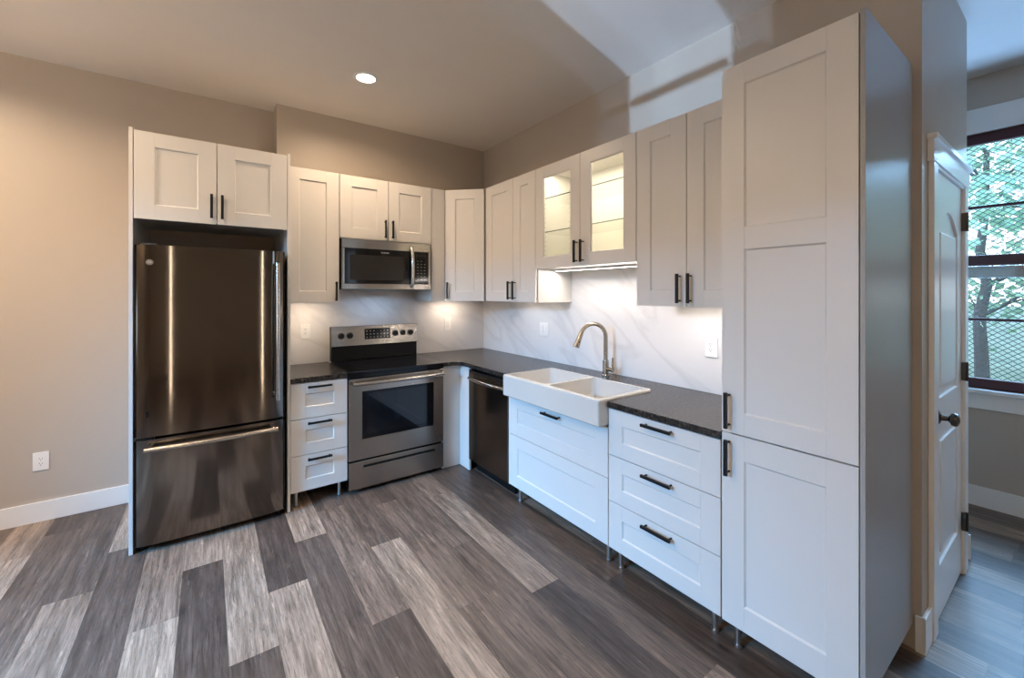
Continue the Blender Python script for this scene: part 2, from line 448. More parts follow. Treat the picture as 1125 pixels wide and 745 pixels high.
def wall_with_hole(name, axis, c0, c1, u0, u1, h0, h1, z0, z1):
    bm = B()
    def bx(a, b, lo, hi):
        if axis == 'x': box(bm, c0, c1, a, b, lo, hi)
        else: box(bm, a, b, c0, c1, lo, hi)
    bx(u0, h0, 0, H); bx(h1, u1, 0, H); bx(h0, h1, 0, z0); bx(h0, h1, z1, H)
    return struct(name, bm, 'wall')


wall_with_hole('wall_window_side', 'x', XR, XR + 0.2, YB, 2.2, -4.70, -3.00, 0.83, 2.64)
bm = B(); LW = [(-3.64, -3.14), (-2.84, -1.34)]; prev_ = YB
for (u0, u1) in LW:
    box(bm, XL - 0.2, XL, prev_, u0, 0, H); box(bm, XL - 0.2, XL, u0, u1, 0, 0.80); box(bm, XL - 0.2, XL, u0, u1, 2.55 if u0 > -3 else 1.44, H); prev_ = u1
box(bm, XL - 0.2, XL, prev_, 0.35, 0, H)
struct('wall_left', bm, 'wall')
wall_with_hole('wall_rear', 'y', YB - 0.2, YB, XL, XR, 0.3, 0.9, 0.80, 2.55)
bm = B(); box(bm, 1.06, XR, 2.0, 2.2, 0, H); struct('wall_hall_end', bm, 'wall')
bm = B(); box(bm, XL - 0.2, XR + 0.2, YB - 0.2, 2.2, H, H + 0.12); struct('ceiling', bm, 'ceiling')

# floor: every plank a face strip of one floor mesh
PW = 0.178
ROWS = {-8: [(-0.30, .68), (-1.6, .72)], -7: [(-1.3, .30), (-2.5, .45)], -6: [(-0.92, .26), (-2.15, .52)], -5: [(-0.54, .72), (-1.76, .20)],
        -4: [(-0.17, .3), (-1.39, .50), (-2.6, .74)], -3: [(-1.0, .62), (-2.22, .17)], -2: [(-0.63, .3), (-1.85, .69), (-3.07, .22)],
        -1: [(-0.24, .5), (-1.46, .16), (-2.68, .66)], 0: [(-1.065, .70), (-2.29, .27)], 1: [(-0.756, .35), (-1.976, .47), (-3.2, .25)],
        2: [(-0.16, .4), (-1.38, .33), (-2.60, .72)], 3: [(-0.9, .30), (-2.12, .46), (-3.34, .38)], 4: [(-0.45, .35), (-1.67, .42), (-2.89, .40)],
        5: [(-1.02, .60), (-2.24, .66), (-3.46, .17)], 6: [(-0.56, .25), (-1.78, .28), (-3.0, .36), (-4.2, .62)], 7: [(-1.2, .18), (-2.4, .30), (-3.6, .2)]}
bm = B(); uvl = bm.loops.layers.uv.new('UVMap'); cl = bm.loops.layers.float_color.new('plank')
rnd = random.Random(11)
k0, k1 = int((XL + 1.99) // PW) - 1, int((XR + 1.99) // PW) + 1
for k in range(k0, k1 + 1):
    xa, xb = max(-1.990 + PW * k, XL), min(-1.990 + PW * (k + 1), XR)
    if xb - xa < 1e-4: continue
    top = 2.0; segs = []
    if k in ROWS:
        y = ROWS[k][0][0]
        while y < top: y += 1.22
        ys = []; t = y
        while t > ROWS[k][0][0] + 0.3: ys.append(t); t -= 1.22
        cur = top
        for t in ys[1:]: segs.append((cur, t, rnd.choice((.2, .35, .5, .7)))); cur = t
        for (ye, tone) in ROWS[k]: segs.append((cur, ye, tone)); cur = ye
    else:
        cur = top; t = top - rnd.uniform(0.2, 1.2); segs.append((cur, t, rnd.choice((.2, .35, .5, .7)))); cur = t
    while cur > YB:
        t = cur - 1.22; segs.append((cur, max(t, YB), rnd.choice((.18, .25, .35, .45, .5, .62, .8)))); cur = t
    for (ya, yb, tone) in segs:
        if ya - yb < 1e-4: continue
        vs = [bm.verts.new(v) for v in ((xa, yb, 0), (xb, yb, 0), (xb, ya, 0), (xa, ya, 0))]
        f = bm.faces.new(vs); o_ = rnd.random()
        for lp, uv in zip(f.loops, ((0, 0), (xb - xa, 0), (xb - xa, ya - yb), (0, ya - yb))):
            lp[uvl].uv = uv; lp[cl] = (tone, o_, 0, 1)
bm.normal_update()
struct('floor', bm, 'planks')
bm = B(); box(bm, XL - 0.2, XR + 0.2, YB - 0.2, 2.2, -0.12, -0.002); struct('floor_subfloor', bm, 'darkvoid')


def baseboard(name, segs, h=0.132):
    bm = B()
    for (x0, x1, y0, y1, h_) in segs:
        box(bm, x0, x1, y0, y1, 0.0, h_, 0.003)
    return struct(name, bm, 'trim')


baseboard('baseboard_back_left', [(XL, -2.785, 0.182, 0.196, .130)])
baseboard('baseboard_right', [(-0.014, -0.0005, -3.4915, -3.458, .152), (-0.014, 0.108, -3.4915, -3.4775, .152)])
baseboard('baseboard_hall', [(1.061, 1.075, -3.4915, 2.0, .14)])
baseboard('baseboard_window_side', [(XR - 0.015, XR - 0.0005, YB, 2.0, .14)])
baseboard('baseboard_left', [(XL + 0.0005, XL + 0.015, YB, 0.18, .13)])

# closet door with casing
bm = B()
box(bm, 0.112, 0.195, -3.497, -3.4775, 0, 2.075, 0.003); box(bm, 0.195, 0.205, -3.492, -3.43, 0, 2.075, 0.001)
box(bm, 0.860, 0.945, -3.497, -3.4775, 0, 2.075, 0.003); box(bm, 0.850, 0.860, -3.492, -3.43, 0, 2.075, 0.001)
box(bm, 0.092, 0.965, -3.500, -3.4775, 2.075, 2.180, 0.002); box(bm, 0.080, 0.978, -3.512, -3.4775, 2.165, 2.190, 0.003)
box(bm, 0.205, 0.850, -3.492, -3.43, 2.062, 2.075, 0.001)
struct('trim_1', bm, 'trim')
bm = B()
y1 = -3.482
box(bm, 0.208, 0.847, y1 + 0.010, -3.436, 0.012, 2.058, 0.001)
for (x0, x1) in ((0.208, 0.308), (0.747, 0.847)): box(bm, x0, x1, y1, y1 + 0.012, 0.012, 2.058, 0.0015)
for (z0, z1) in ((0.012, 0.25), (0.86, 1.02)): box(bm, 0.306, 0.749, y1, y1 + 0.012, z0, z1, 0.0015)
arch = [(0.306, 2.058), (0.306, 1.80)] + [(0.306 + 0.443 * i / 14, 1.80 + 0.10 * math.sin(math.pi * i / 14)) for i in range(1, 14)] + [(0.749, 1.80), (0.749, 2.058)]
prism(bm, arch, y1, y1 + 0.012, 'y')
door = struct('door_1', bm, 'trim')
bm = B(); box(bm, 0.352, 0.703, y1 + 0.001, y1 + 0.012, 0.295, 0.815, 0.007, seg=3)
box(bm, 0.352, 0.703, y1 + 0.001, y1 + 0.012, 1.065, 1.79, 0.007, seg=3)
obj('raised_panel', bm, 'trim', door)
kn = B()
X = Matrix.Translation((0.262, y1, 0.943)) @ Matrix.Rotation(R(90), 4, 'X')
lathe(kn, [(0, 0), (0.033, 0), (0.033, 0.004), (0.026, 0.010), (0.013, 0.014), (0.011, 0.034), (0.016, 0.040), (0.027, 0.046), (0.030, 0.056), (0.026, 0.066), (0.012, 0.071), (0, 0.072)], X)
obj('door_knob', kn, 'bronze', door)
for z in (0.285, 1.087, 1.885):
    bm = B(); box(bm, 0.842, 0.866, -3.500, -3.4825, z - 0.048, z + 0.048, 0.001)
    cyl(bm, (0.856, -3.503, z - 0.05), (0.856, -3.503, z + 0.05), 0.006, seg=12)
    obj('hinge', bm, 'bronze', door)

# hall window (double hung, dark red) with wire mesh outside
WY0, WY1, WZ0, WZ1 = -4.70, -3.00, 0.83, 2.64
bm = B()
xf0, xf1 = XR + 0.02, XR + 0.06
box(bm, xf0, xf1, WY0, WY1, WZ1 - 0.075, WZ1, 0.003); box(bm, xf0, xf1, WY0, WY1, WZ0, WZ0 + 0.07, 0.003)
box(bm, xf0, xf1, WY0, WY0 + 0.06, WZ0 + 0.07, WZ1 - 0.075, 0.003); box(bm, xf0, xf1, WY1 - 0.06, WY1, WZ0 + 0.07, WZ1 - 0.075, 0.003)
win = struct('window_1', bm, 'winframe')
bm = B(); box(bm, xf0 - 0.008, xf1, WY0 + 0.06, WY1 - 0.06, 1.700, 1.775, 0.003); obj('meeting_rail', bm, 'winframe', win)
for z in (2.118, 1.318):
    bm = B(); box(bm, xf0 + 0.01, xf1 - 0.008, WY0 + 0.06, WY1 - 0.06, z - 0.010, z + 0.010, 0.002); obj('muntin', bm, 'winframe', win)
bm = B(); box(bm, xf0 + 0.014, xf1 - 0.014, (WY0 + WY1) / 2 - 0.01, (WY0 + WY1) / 2 + 0.01, WZ0 + 0.07, WZ1 - 0.075, 0.002); obj('muntin', bm, 'winframe', win)
bm = B(); box(bm, xf0 + 0.016, xf0 + 0.020, WY0 + 0.05, WY1 - 0.05, WZ0 + 0.06, WZ1 - 0.06); obj('window_glass', bm, 'glass', win)
bm = B(); box(bm, XR + 0.115, XR + 0.145, WY0, WY1, 1.615, 1.700, 0.003); obj('storm_rail', bm, M and 'steel_dark', win)
bm = B()
box(bm, XR - 0.018, XR - 0.0005, WY0 - 0.11, WY1 + 0.11, WZ1, WZ1 + 0.17, 0.003)
box(bm, XR - 0.018, XR - 0.0005, WY0 - 0.11, WY0, WZ0, WZ1, 0.003); box(bm, XR - 0.018, XR - 0.0005, WY1, WY1 + 0.11, WZ0, WZ1, 0.003)
box(bm, XR - 0.055, XR + 0.02, WY0 - 0.13, WY1 + 0.13, WZ0 - 0.028, WZ0, 0.004); box(bm, XR - 0.018, XR - 0.0005, WY0 - 0.11, WY1 + 0.11, WZ0 - 0.14, WZ0 - 0.028, 0.003)
struct('trim_2', bm, 'trim')
bm = B(); xm = XR + 0.215; pitch = 0.048; sl = 0.75
hgt = WZ1 - WZ0; n = int(((WY1 - WY0) + hgt / sl) / pitch)
for s_ in (1, -1):
    for i in range(n + 1):
        a = i * pitch                                  # line: dy = a - z/sl
        pts = []
        z_a = max(0.0, (a - (WY1 - WY0)) * sl); z_b = min(hgt, a * sl)
        if z_b - z_a < 0.01: continue
        ya, yb = a - z_a / sl, a - z_b / sl
        if s_ < 0: ya, yb = (WY1 - WY0) - ya, (WY1 - WY0) - yb
        cyl(bm, (xm + 0.002 * s_, WY0 + ya, WZ0 + z_a), (xm + 0.002 * s_, WY0 + yb, WZ0 + z_b), 0.0026, seg=5)
tag(obj('security_mesh', bm, 'mesh'), 'grey diamond wire mesh outside the hall window', 'window mesh')

# hidden windows of the room behind the camera (they let the daylight in)
for nm, ax, c, u0, u1, z0, z1, nb in (('window_2', 'x', XL - 0.1, -3.64, -3.14, 0.80, 1.44, 0), ('window_3', 'x', XL - 0.1, -2.84, -1.34, 0.80, 2.55, 1), ('window_4', 'y', YB - 0.1, 0.3, 0.9, 0.80, 2.55, 1)):
    bm = B()
    def bx(a, b, lo, hi):
        if ax == 'x': box(bm, c - 0.03, c + 0.03, a, b, lo, hi, 0.002)
        else: box(bm, a, b, c - 0.03, c + 0.03, lo, hi, 0.002)
    bx(u0, u0 + .03, z0, z1); bx(u1 - .03, u1, z0, z1); bx(u0 + .03, u1 - .03, z0, z0 + .03); bx(u0 + .05, u1 - .05, z1 - .05, z1)
    if nb: bx(u0 + .05, u1 - .05, 1.66, 1.70)
    if nb == 0: bx(u0 + .05, u1 - .05, 0.958, 0.978)
    for i in range(nb):
        q = u0 + (u1 - u0) * (i + 1) / (nb + 1); bx(q - .02, q + .02, z0 + .05, z1 - .05)
    struct(nm, bm, 'winframe')


# ------------------------------------------------------------------ cabinet parts
class Cab:
    """local frame: x to the viewer's right, wall plane y=0, room towards -y; z in world metres"""
    def __init__(s, name, label, cat, loc, rot, zb, group=None):
        s.root = thing(name, label, cat, (loc[0], loc[1], zb), rot, group); s.zb = zb

    def part(s, name, bm, mats, parent=None, label=None):
        bmesh.ops.translate(bm, vec=(0, 0, -s.zb), verts=bm.verts)
        o = obj(name, bm, mats, parent or s.root)
        if label: o['label'] = label
        return o

    def carcass(s, x0, x1, d, z0, z1):
        bm = B(); box(bm, x0, x1, -d, -0.002, z0, z1, 0.0015); return s.part('carcass', bm, 'cab')

    def handle(s, parent, x, z, yf, L=0.16, vert=False, mat='black'):
        bm = B(); h = L / 2; yb = yf - 0.032
        if vert:
            box(bm, x - .0072, x + .0072, yb - .0065, yb + .0065, z - h, z + h, 0.0015)
            for q in (-h + .013, h - .013): cyl(bm, (x, yf + 0.0005, z + q), (x, yb, z + q), 0.0045, seg=12)
        else:
            box(bm, x - h, x + h, yb - .0065, yb + .0065, z - .0072, z + .0072, 0.0015)
            for q in (-h + .013, h - .013): cyl(bm, (x + q, yf + 0.0005, z), (x + q, yb, z), 0.0045, seg=12)
        return s.part('handle', bm, mat, parent, 'black bar handle')

    def shaker(s, name, x0, x1, z0, z1, yf, rails=(), st=.092, rt=.085, glass=False, t=0.019, X=None):
        """frame-and-panel front; rails = centre heights of extra cross rails"""
        bm = B(); g = 0.0021; x0 += g; x1 -= g; z0 += g; z1 -= g; yb = yf + t; e = 0.0009
        box(bm, x0, x0 + st, yf, yb, z0, z1, e); box(bm, x1 - st, x1, yf, yb, z0, z1, e)
        box(bm, x0 + st, x1 - st, yf, yb, z0, z0 + rt, e); box(bm, x0 + st, x1 - st, yf, yb, z1 - rt, z1, e)
        edges = [z0 + rt] + [v for r in rails for v in (r - .045, r + .045)] + [z1 - rt]
        for r in rails: box(bm, x0 + st, x1 - st, yf, yb, r - .045, r + .045, e)
        for a, b in zip(edges[::2], edges[1::2]):
            xa, xb = x0 + st, x1 - st
            if not glass: box(bm, xa, xb, yf + .008, yb - .002, a, b)
            c = .006; y0_ = yf + .0012; y1_ = yf + .0082
            for tri, ax, lo, hi in ((((xa, y0_), (xa, y1_), (xa + c, y1_)), 'z', a, b), (((xb, y0_), (xb, y1_), (xb - c, y1_)), 'z', a, b)):
                prism(bm, tri, lo, hi, ax)
            for tri in (((y0_, a), (y1_, a), (y1_, a + c)), ((y0_, b), (y1_, b), (y1_, b - c))):
                prism(bm, tri, xa, xb, 'x')
        if X is not None: bmesh.ops.transform(bm, matrix=X, verts=bm.verts)
        d = s.part(name, bm, 'cab')
        if glass:
            bm = B(); box(bm, x0 + st - .004, x1 - st + .004, yf + .009, yf + .013, z0 + rt - .004, z1 - rt + .004)
            s.part('glass_pane', bm, 'glass', d, 'clear glass pane')
        return d

    def leg(s, x, y, top=.115):
        bm = B(); cyl(bm, (x, y, 0.0015), (x, y, top), 0.0125, seg=20, bev=0.001); cyl(bm, (x, y, 0.0005), (x, y, 0.012), 0.017, seg=20, bev=0.002)
        s.part('leg', bm, 'leg', None, 'steel leg')


RW = -math.pi / 2       # rotation for things on the right-hand wall: local x = -world y
UZ0, UZ1, UD, BD = 1.432, 2.450, 0.395, 0.638

# ---- fridge surround
for nm, x0, x1, lab in (('left', -2.781, -2.763, 'tall narrow white end panel on the open left side of the refrigerator'),
                        ('right', -1.975, -1.957, 'tall white end panel between the refrigerator and the three-drawer cabinet')):
    bm = B(); back = 0.195 if nm == 'left' else -0.004
    box(bm, x0, x1, -0.648, back, 0.0008, 2.460, 0.001)
    tag(obj('end_panel', bm, 'cab'), lab, 'end panel', 'refrigerator end panels')
c = Cab('wall_cabinet', 'deep two-door white cabinet bridging the top of the refrigerator', 'cabinet', (-2.762, 0), 0, 1.935, 'white upper cabinets')
bm = B(); box(bm, 0.0005, .7865, -.627, -.02, 1.95, 2.450, .001); c.part('carcass', bm, 'cab')
for a, b, hx in ((0, .3935, .366), (.3935, .787, .421)):
    d = c.shaker('door', a, b, 1.936, 2.450, -.648); c.handle(d, hx, 2.045, -.648, .15, True)

# ---- refrigerator
fr = Cab('refrigerator', 'stainless bottom-freezer refrigerator between two white end panels', 'refrigerator', (-2.757, 0), 0, 0)
bm = B(); box(bm, .004, .759, -.618, -.03, .035, 1.772, .006); fr.part('body', bm, 'darkvoid', None, 'dark grey casing')
bm = B(); box(bm, .02, .743, -.600, -.05, .004, .04, .003); fr.part('base_grille', bm, 'blackplastic', None, 'black base grille')
def bowed(bm, x0, x1, z0, z1, yb, yf, bow, r=.012):
    n = 18; pr = [(x0, yb), (x0, yf + r)]
    for i in range(n + 1):
        u = i / n; x = x0 + (x1 - x0) * u
        e = min(1, (min(u, 1 - u) * (x1 - x0)) / r)
        pr.append((x0 + .0006 + (x1 - x0 - .0012) * u, yf + bow * abs(2 * u - 1) ** 2.6 + r * (1 - math.sqrt(max(0, 1 - (1 - e) ** 2)))))
    pr += [(x1, yf + r), (x1, yb)]
    pr2 = []
    for p in pr:
        if not pr2 or (Vector(p) - Vector(pr2[-1])).length > 2e-4: pr2.append(p)
    prism(bm, pr2, z0, z1, 'z')
bm = B(); bowed(bm, .001, .763, .672, 1.785, -.624, -.690, .014); d = fr.part('door', bm, 'fridge_steel')
def bow_handle(c, parent, p0, p1, yf, yb, r, mat='handle_steel', bowamt=.012, label='bowed steel bar handle', flat=None):
    bm = B(); p0, p1 = Vector((*p0, 0)), Vector((*p1, 0)); pts = []
    for i in range(25):
        u = i / 24; x = p0.x + (p1.x - p0.x) * u; z = p0.y + (p1.y - p0.y) * u
        pts.append((x, yb - bowamt * math.sin(math.pi * u), z))
    tube(bm, pts, r, flat=flat)
    for u in (.035, .965):
        x = p0.x + (p1.x - p0.x) * u; z = p0.y + (p1.y - p0.y) * u
        cyl(bm, (x, yf, z), (x, yb, z), r * .85, seg=14)
    return c.part('handle', bm, mat, parent, label)
bow_handle(fr, d, (.715, .80), (.715, 1.705), -.683, -.735, .0125)
bm = B(); cyl(bm, (.070, -.684, 1.684), (.070, -.6915, 1.684), .017, seg=28, bev=.001); bg_ = fr.part('badge', bm, 'badge', d, 'round metal badge')
text_mesh('badge_letters', 'GE', .017, 'cream', bg_, (.070, -.6918, 1.684), (R(90), 0, 0))
bm = B(); box(bm, .052, .066, -.6895, -.680, .785, .822, .002); fr.part('sensor', bm, 'blackplastic', d, 'small black plug')
bm = B(); bowed(bm, .001, .763, .045, .655, -.624, -.690, .014); d = fr.part('freezer_drawer', bm, 'fridge_steel')
bow_handle(fr, d, (.050, .612), (.715, .612), -.683, -.735, .0145)
bm = B(); box(bm, .01, .754, -.630, -.600, .655, .672, 0); box(bm, .004, .09, -.675, -.60, .656, .670, .002); fr.part('hinge_gap', bm, 'blackplastic', None, 'black gap with hinge')
bm = B(); box(bm, .03, .10, -.665, -.58, 1.7725, 1.797, .004); fr.part('hinge_cover', bm, 'darkvoid')
for fx in (.03, .725):
    bm = B(); cyl(bm, (fx, -.61, .0005), (fx, -.61, .035), .016, seg=14); fr.part('roller_foot', bm, 'blackplastic')

# ---- back-wall upper cabinets
c = Cab('wall_cabinet', 'single-door white wall cabinet between refrigerator and microwave', 'cabinet', (-1.956, 0), 0, UZ0, 'white upper cabinets')
c.carcass(0.0005, .3785, UD - .029, UZ0 + .018, UZ1)
d = c.shaker('door', 0.0, .379, UZ0, UZ1, -UD); c.handle(d, .352, 1.52, -UD, .15, True)
c = Cab('wall_cabinet', 'short two-door white wall cabinet directly above the microwave', 'cabinet', (-1.576, 0), 0, 1.945, 'white upper cabinets')
c.carcass(0.0005, .7835, UD - .029, 1.947, UZ1)
for a, b, hx in ((0, .392, .360), (.392, .784, .422)):
    d = c.shaker('door', a, b, 1.945, UZ1, -UD); c.handle(d, hx, 2.04, -UD, .15, True)

# ---- diagonal corner wall cabinet
c = Cab('wall_cabinet', 'tall diagonal white corner wall cabinet with one door', 'cabinet', (0, 0), 0, UZ0, 'white upper cabinets')
bm = B(); q = .015
prism(bm, [(-.002, -.002), (-.656, -.002), (-.656, -.395 + q + .012), (-.395 + q + .012, -.656), (-.002, -.656)], UZ0 + .018, UZ1, 'z', .001); c.part('carcass', bm, 'cab')
bm = B(); box(bm, -.7905, -.6575, -.388, -.002, UZ0, UZ1, .001); c.part('filler_panel', bm, 'cab')
XD = Matrix.Translation((-.657, -.395, 0)) @ Matrix.Rotation(R(-45), 4, 'Z')
d = c.shaker('door', 0.002, .3685, UZ0, UZ1, -.004, X=XD)
bm = B(); x, yb = .030, -.034
box(bm, x - .0072, x + .0072, yb - .0065, yb + .0065, 1.455, 1.605, .0015)
for q in (1.468, 1.592): cyl(bm, (x, -.0035, q), (x, yb, q), .0045, seg=12)
bmesh.ops.transform(bm, matrix=XD, verts=bm.verts); c.part('handle', bm, 'black', d, 'black bar handle')

# ---- right-wall upper cabinets (local x = -y)
c = Cab('wall_cabinet', 'narrow two-door white wall cabinet between the corner cabinet and the lit glass cabinet', 'cabinet', (0, -.672), RW, UZ0, 'white upper cabinets')
c.carcass(0.0005, .7145, UD - .029, UZ0 + .018, UZ1)
bm = B(); box(bm, .7005, .7145, -.365, -.002, UZ0, UZ0 + .0175, .0005); c.part('side_skirt', bm, 'cab')
for a, b, hx in ((.008, .4255, .392), (.4255, .716, .460)):
    d = c.shaker('door', a, b, UZ0, UZ1, -UD); c.handle(d, hx, 1.528, -UD, .15, True)

c = Cab('wall_cabinet', 'lit white wall cabinet with two glass doors and glass shelves above the sink', 'cabinet', (0, -1.3885), RW, 1.687, 'white upper cabinets')
W_ = .939; bm = B(); dd = UD - .021
box(bm, 0.0005, .018, -dd, -.002, 1.689, UZ1, .001); box(bm, W_ - .018, W_ - .0005, -dd, -.002, 1.689, UZ1, .001)
box(bm, .018, W_ - .018, -dd, -.002, 1.689, 1.707); box(bm, .018, W_ - .018, -dd, -.002, UZ1 - .018, UZ1)
c.part('carcass', bm, 'cab')
bm = B(); box(bm, .018, W_ - .018, -.010, -.003, 1.707, UZ1 - .018)
c.part('back_panel', bm, 'cabin')
bm = B(); cyl(bm, (-.0006, 0, 0), (.0006, 0, 0), .0026, seg=10); hole = obj('shelf_pin_hole', bm, 'slot', c.root, (.0188, -.06, 1.76 - 1.687))
for yy in (-.06, -.31):
    for i in range(17):
        if yy == -.06 and i == 0: continue
        h_ = hole.copy(); COL.objects.link(h_); h_.parent = c.root; h_.location = (.0188, yy, 1.76 - 1.687 + i * .036)
for z in (1.962, 2.215):
    bm = B(); box(bm, .020, W_ - .020, -.352, -.012, z, z + .006, mi=0); box(bm, .020, W_ - .020, -.3535, -.352, z, z + .006, mi=1)
    c.part('shelf', bm, ['shelfglass', 'shelfedge'], None, 'clear glass shelf with greenish edge')
bm = B(); box(bm, .05, W_ - .05, -.30, -.285, UZ1 - .024, UZ1 - .0185); c.part('light_strip', bm, 'led', None, 'glowing light strip')
for a, b, hx in ((0, .478, .452), (.478, W_, .512)):
    d = c.shaker('door', a, b, 1.687, UZ1, -UD, glass=True); c.handle(d, hx, 1.787, -UD, .15, True)
area('cabinet_interior_light', (-.27, -1.3885 - W_ / 2, UZ1 - .03), (0, 0, 0), .10, W_ - .1, 6.0, (1.0, .88, .66))
area('cabinet_interior_light', (-.352, -1.3885 - W_ / 2, 2.05), (0, R(-90), 0), 0.02, .5, .4, (1.0, .88, .66))

c = Cab('wall_cabinet', 'two-door white wall cabinet beside the tall pantry', 'cabinet', (0, -2.3285), RW, UZ0, 'white upper cabinets')
c.carcass(0.0005, .6315, UD - .029, UZ0 + .018, UZ1)
bm = B(); box(bm, .0005, .0145, -.365, -.002, UZ0, UZ0 + .0175, .0005); c.part('side_skirt', bm, 'cab')
for a, b, hx in ((0, .319, .283), (.319, .632, .345)):
    d = c.shaker('door', a, b, UZ0, UZ1, -UD); c.handle(d, hx, 1.53, -UD, .155, True)


# under-cabinet light bars
def bar(loc, rot, L, z, yc, power, lab, col=(1.0, .90, .82), tilt=0):
    c = Cab('light_bar', lab, 'light', loc, rot, z - .012, 'under-cabinet light bars')
    bm = B(); box(bm, 0, L, yc - .016, yc + .016, z - .010, z - .0006, .002); c.part('housing', bm, 'plate')
    bm = B(); box(bm, .012, L - .012, yc - .010, yc + .010, z - .0118, z - .0102); c.part('diffuser', bm, 'led', None, 'glowing diffuser')
    o = area('light_bar_glow', (0, 0, 0), (0, 0, 0), L - .03, .02, power, col)
    m = Matrix.Translation((loc[0], loc[1], 0)) @ Matrix.Rotation(rot, 4, 'Z') @ Matrix.Translation((L / 2, yc, z - .0135)) @ Matrix.Rotation(tilt, 4, 'X')
    o.matrix_world = m


bar((0, -1.402), RW, .91, 1.687, -.20, 6.8, 'slim light bar under the glass-door cabinet', tilt=R(-16))
bar((0, -2.38), RW, .56, UZ0 + .0175, -.19, 2.3, 'slim light bar under the cabinet beside the pantry')
bar((0, -.72), RW, .60, UZ0 + .0175, -.19, 1.0, 'slim light bar under the narrow cabinet near the corner')
bar((-1.92, 0), 0, .30, UZ0 + .0175, -.19, 1.6, 'slim light bar under the cabinet beside the refrigerator', (1.0, .78, .55))

bar((-.60, 0), 0, .30, UZ0 + .0175, -.16, 1.8, 'short light bar under the diagonal corner cabinet', (1.0, .80, .62))
area('microwave_task_light', (-1.19, -.20, 1.531), (R(-14), 0, 0), .30, .06, 1.9, (.42, .66, 1.0))

# ---- microwave
mw = Cab('microwave', 'stainless over-the-range microwave with black glass door', 'microwave', (-1.566, 0), 0, 1.535)
bm = B(); box(bm, .001, .753, -.392, -.004, 1.537, 1.940, .002); box(bm, .03, .72, -.37, -.05, 1.5352, 1.537)
mw.part('body', bm, 'darkvoid', None, 'dark grey casing')
bm = B(); box(bm, .001, .753, -.420, -.3925, 1.866, 1.941, .004); box(bm, .001, .753, -.420, -.3925, 1.537, 1.582, .004)
box(bm, .001, .022, -.420, -.3925, 1.582, 1.866, .001); box(bm, .733, .753, -.420, -.3925, 1.582, 1.866, .001)
mw.part('front_frame', bm, 'steel_light', None, 'stainless front frame')
bm = B(); box(bm, .0225, .600, -.4195, -.3925, 1.5825, 1.8655, .002); d = mw.part('door', bm, 'blackglass', None, 'black glass door')
bm = B(); box(bm, .062, .500, -.4205, -.4196, 1.612, 1.815, .0003)
M['mwwindow'] = plain('smoked_window', (0.022, 0.020, 0.018, 1), 0.25, spec=0.3)
mw.part('window', bm, 'mwwindow', d, 'grey smoked window')
o = text_mesh('brand_lettering', 'FRIGIDAIRE', .013, 'cream', d, (.345, -.4200, 1.840 - 1.535), (R(90), 0, 0))
bm = B(); pts = [(.575, -.420 - .036 * math.sin(math.pi * i / 20) ** .5, 1.560 + .338 * i / 20) for i in range(21)]
tube(bm, pts, .0145, flat=(1, .9)); mw.part('handle', bm, 'handle_steel', d, 'curved steel handle')
bm = B(); box(bm, .6025, .7325, -.4195, -.3925, 1.5825, 1.8655, .002); cp = mw.part('control_panel', bm, 'blackglass', None, 'black control panel')
for r_ in range(7):
    for k_ in range(3 if r_ < 6 else 2):
        bm = B(); box(bm, .628 + k_ * .032, .640 + k_ * .032, -.4202, -.4196, 1.621 + r_ * .027, 1.6245 + r_ * .027)
        mw.part('key', bm, 'badge', cp)
bm = B(); box(bm, .628, .708, -.4203, -.4196, 1.828, 1.848); mw.part('display', bm, 'mwwindow', cp)

# ---- backsplash slabs
bm = B(); prism(bm, [(-1.956, .915), (-1.577, .915), (-1.577, .90), (-.797, .90), (-.797, .915), (-.013, .915), (-.013, 1.431), (-.7925, 1.431), (-.7925, 1.534), (-1.5755, 1.534), (-1.5755, 1.431), (-1.956, 1.431)], -.012, -.001, 'y')
tag(obj('backsplash', bm, 'marble'), 'veined white marble backsplash slab behind the range', 'backsplash', 'marble backsplash slabs')
bm = B(); prism(bm, [(-.001, .915), (-2.9605, .915), (-2.9605, 1.431), (-2.3275, 1.431), (-2.3275, 1.686), (-1.3895, 1.686), (-1.3895, 1.431), (-.001, 1.431)], -.012, -.001, 'x')
tag(obj('backsplash', bm, 'marble'), 'veined white marble backsplash slab behind the sink', 'backsplash', 'marble backsplash slabs')

# ---- base drawer cabinet left of range
def drawer_cab(c, x0, x1, zs, yf, legs, handle_x, hl=.16, skip=()):
    bm = B(); box(bm, x0 + .0005, x1 - .0005, yf + .050, -.004, zs[0] + .002, zs[-1] + .004, .001); c.part('carcass', bm, 'cab')
    for i, (a, b) in enumerate(zip(zs, zs[1:])):
        d = c.shaker('drawer', x0, x1, a, b, yf, rt=.078 if b - a < .3 else .085)
        if i not in skip: c.handle(d, handle_x, b - .030 if b - a > .2 else b - .022, yf, hl)
    for lx, ly in legs: c.leg(lx, ly)
c = Cab('base_cabinet', 'white three-drawer base cabinet between refrigerator and range', 'cabinet', (-1.956, 0), 0, 0, 'white base cabinets')
drawer_cab(c, 0, .379, (.115, .368, .622, .876), -BD, ((.045, -.575), (.335, -.575), (.045, -.08), (.335, -.08)), .186)

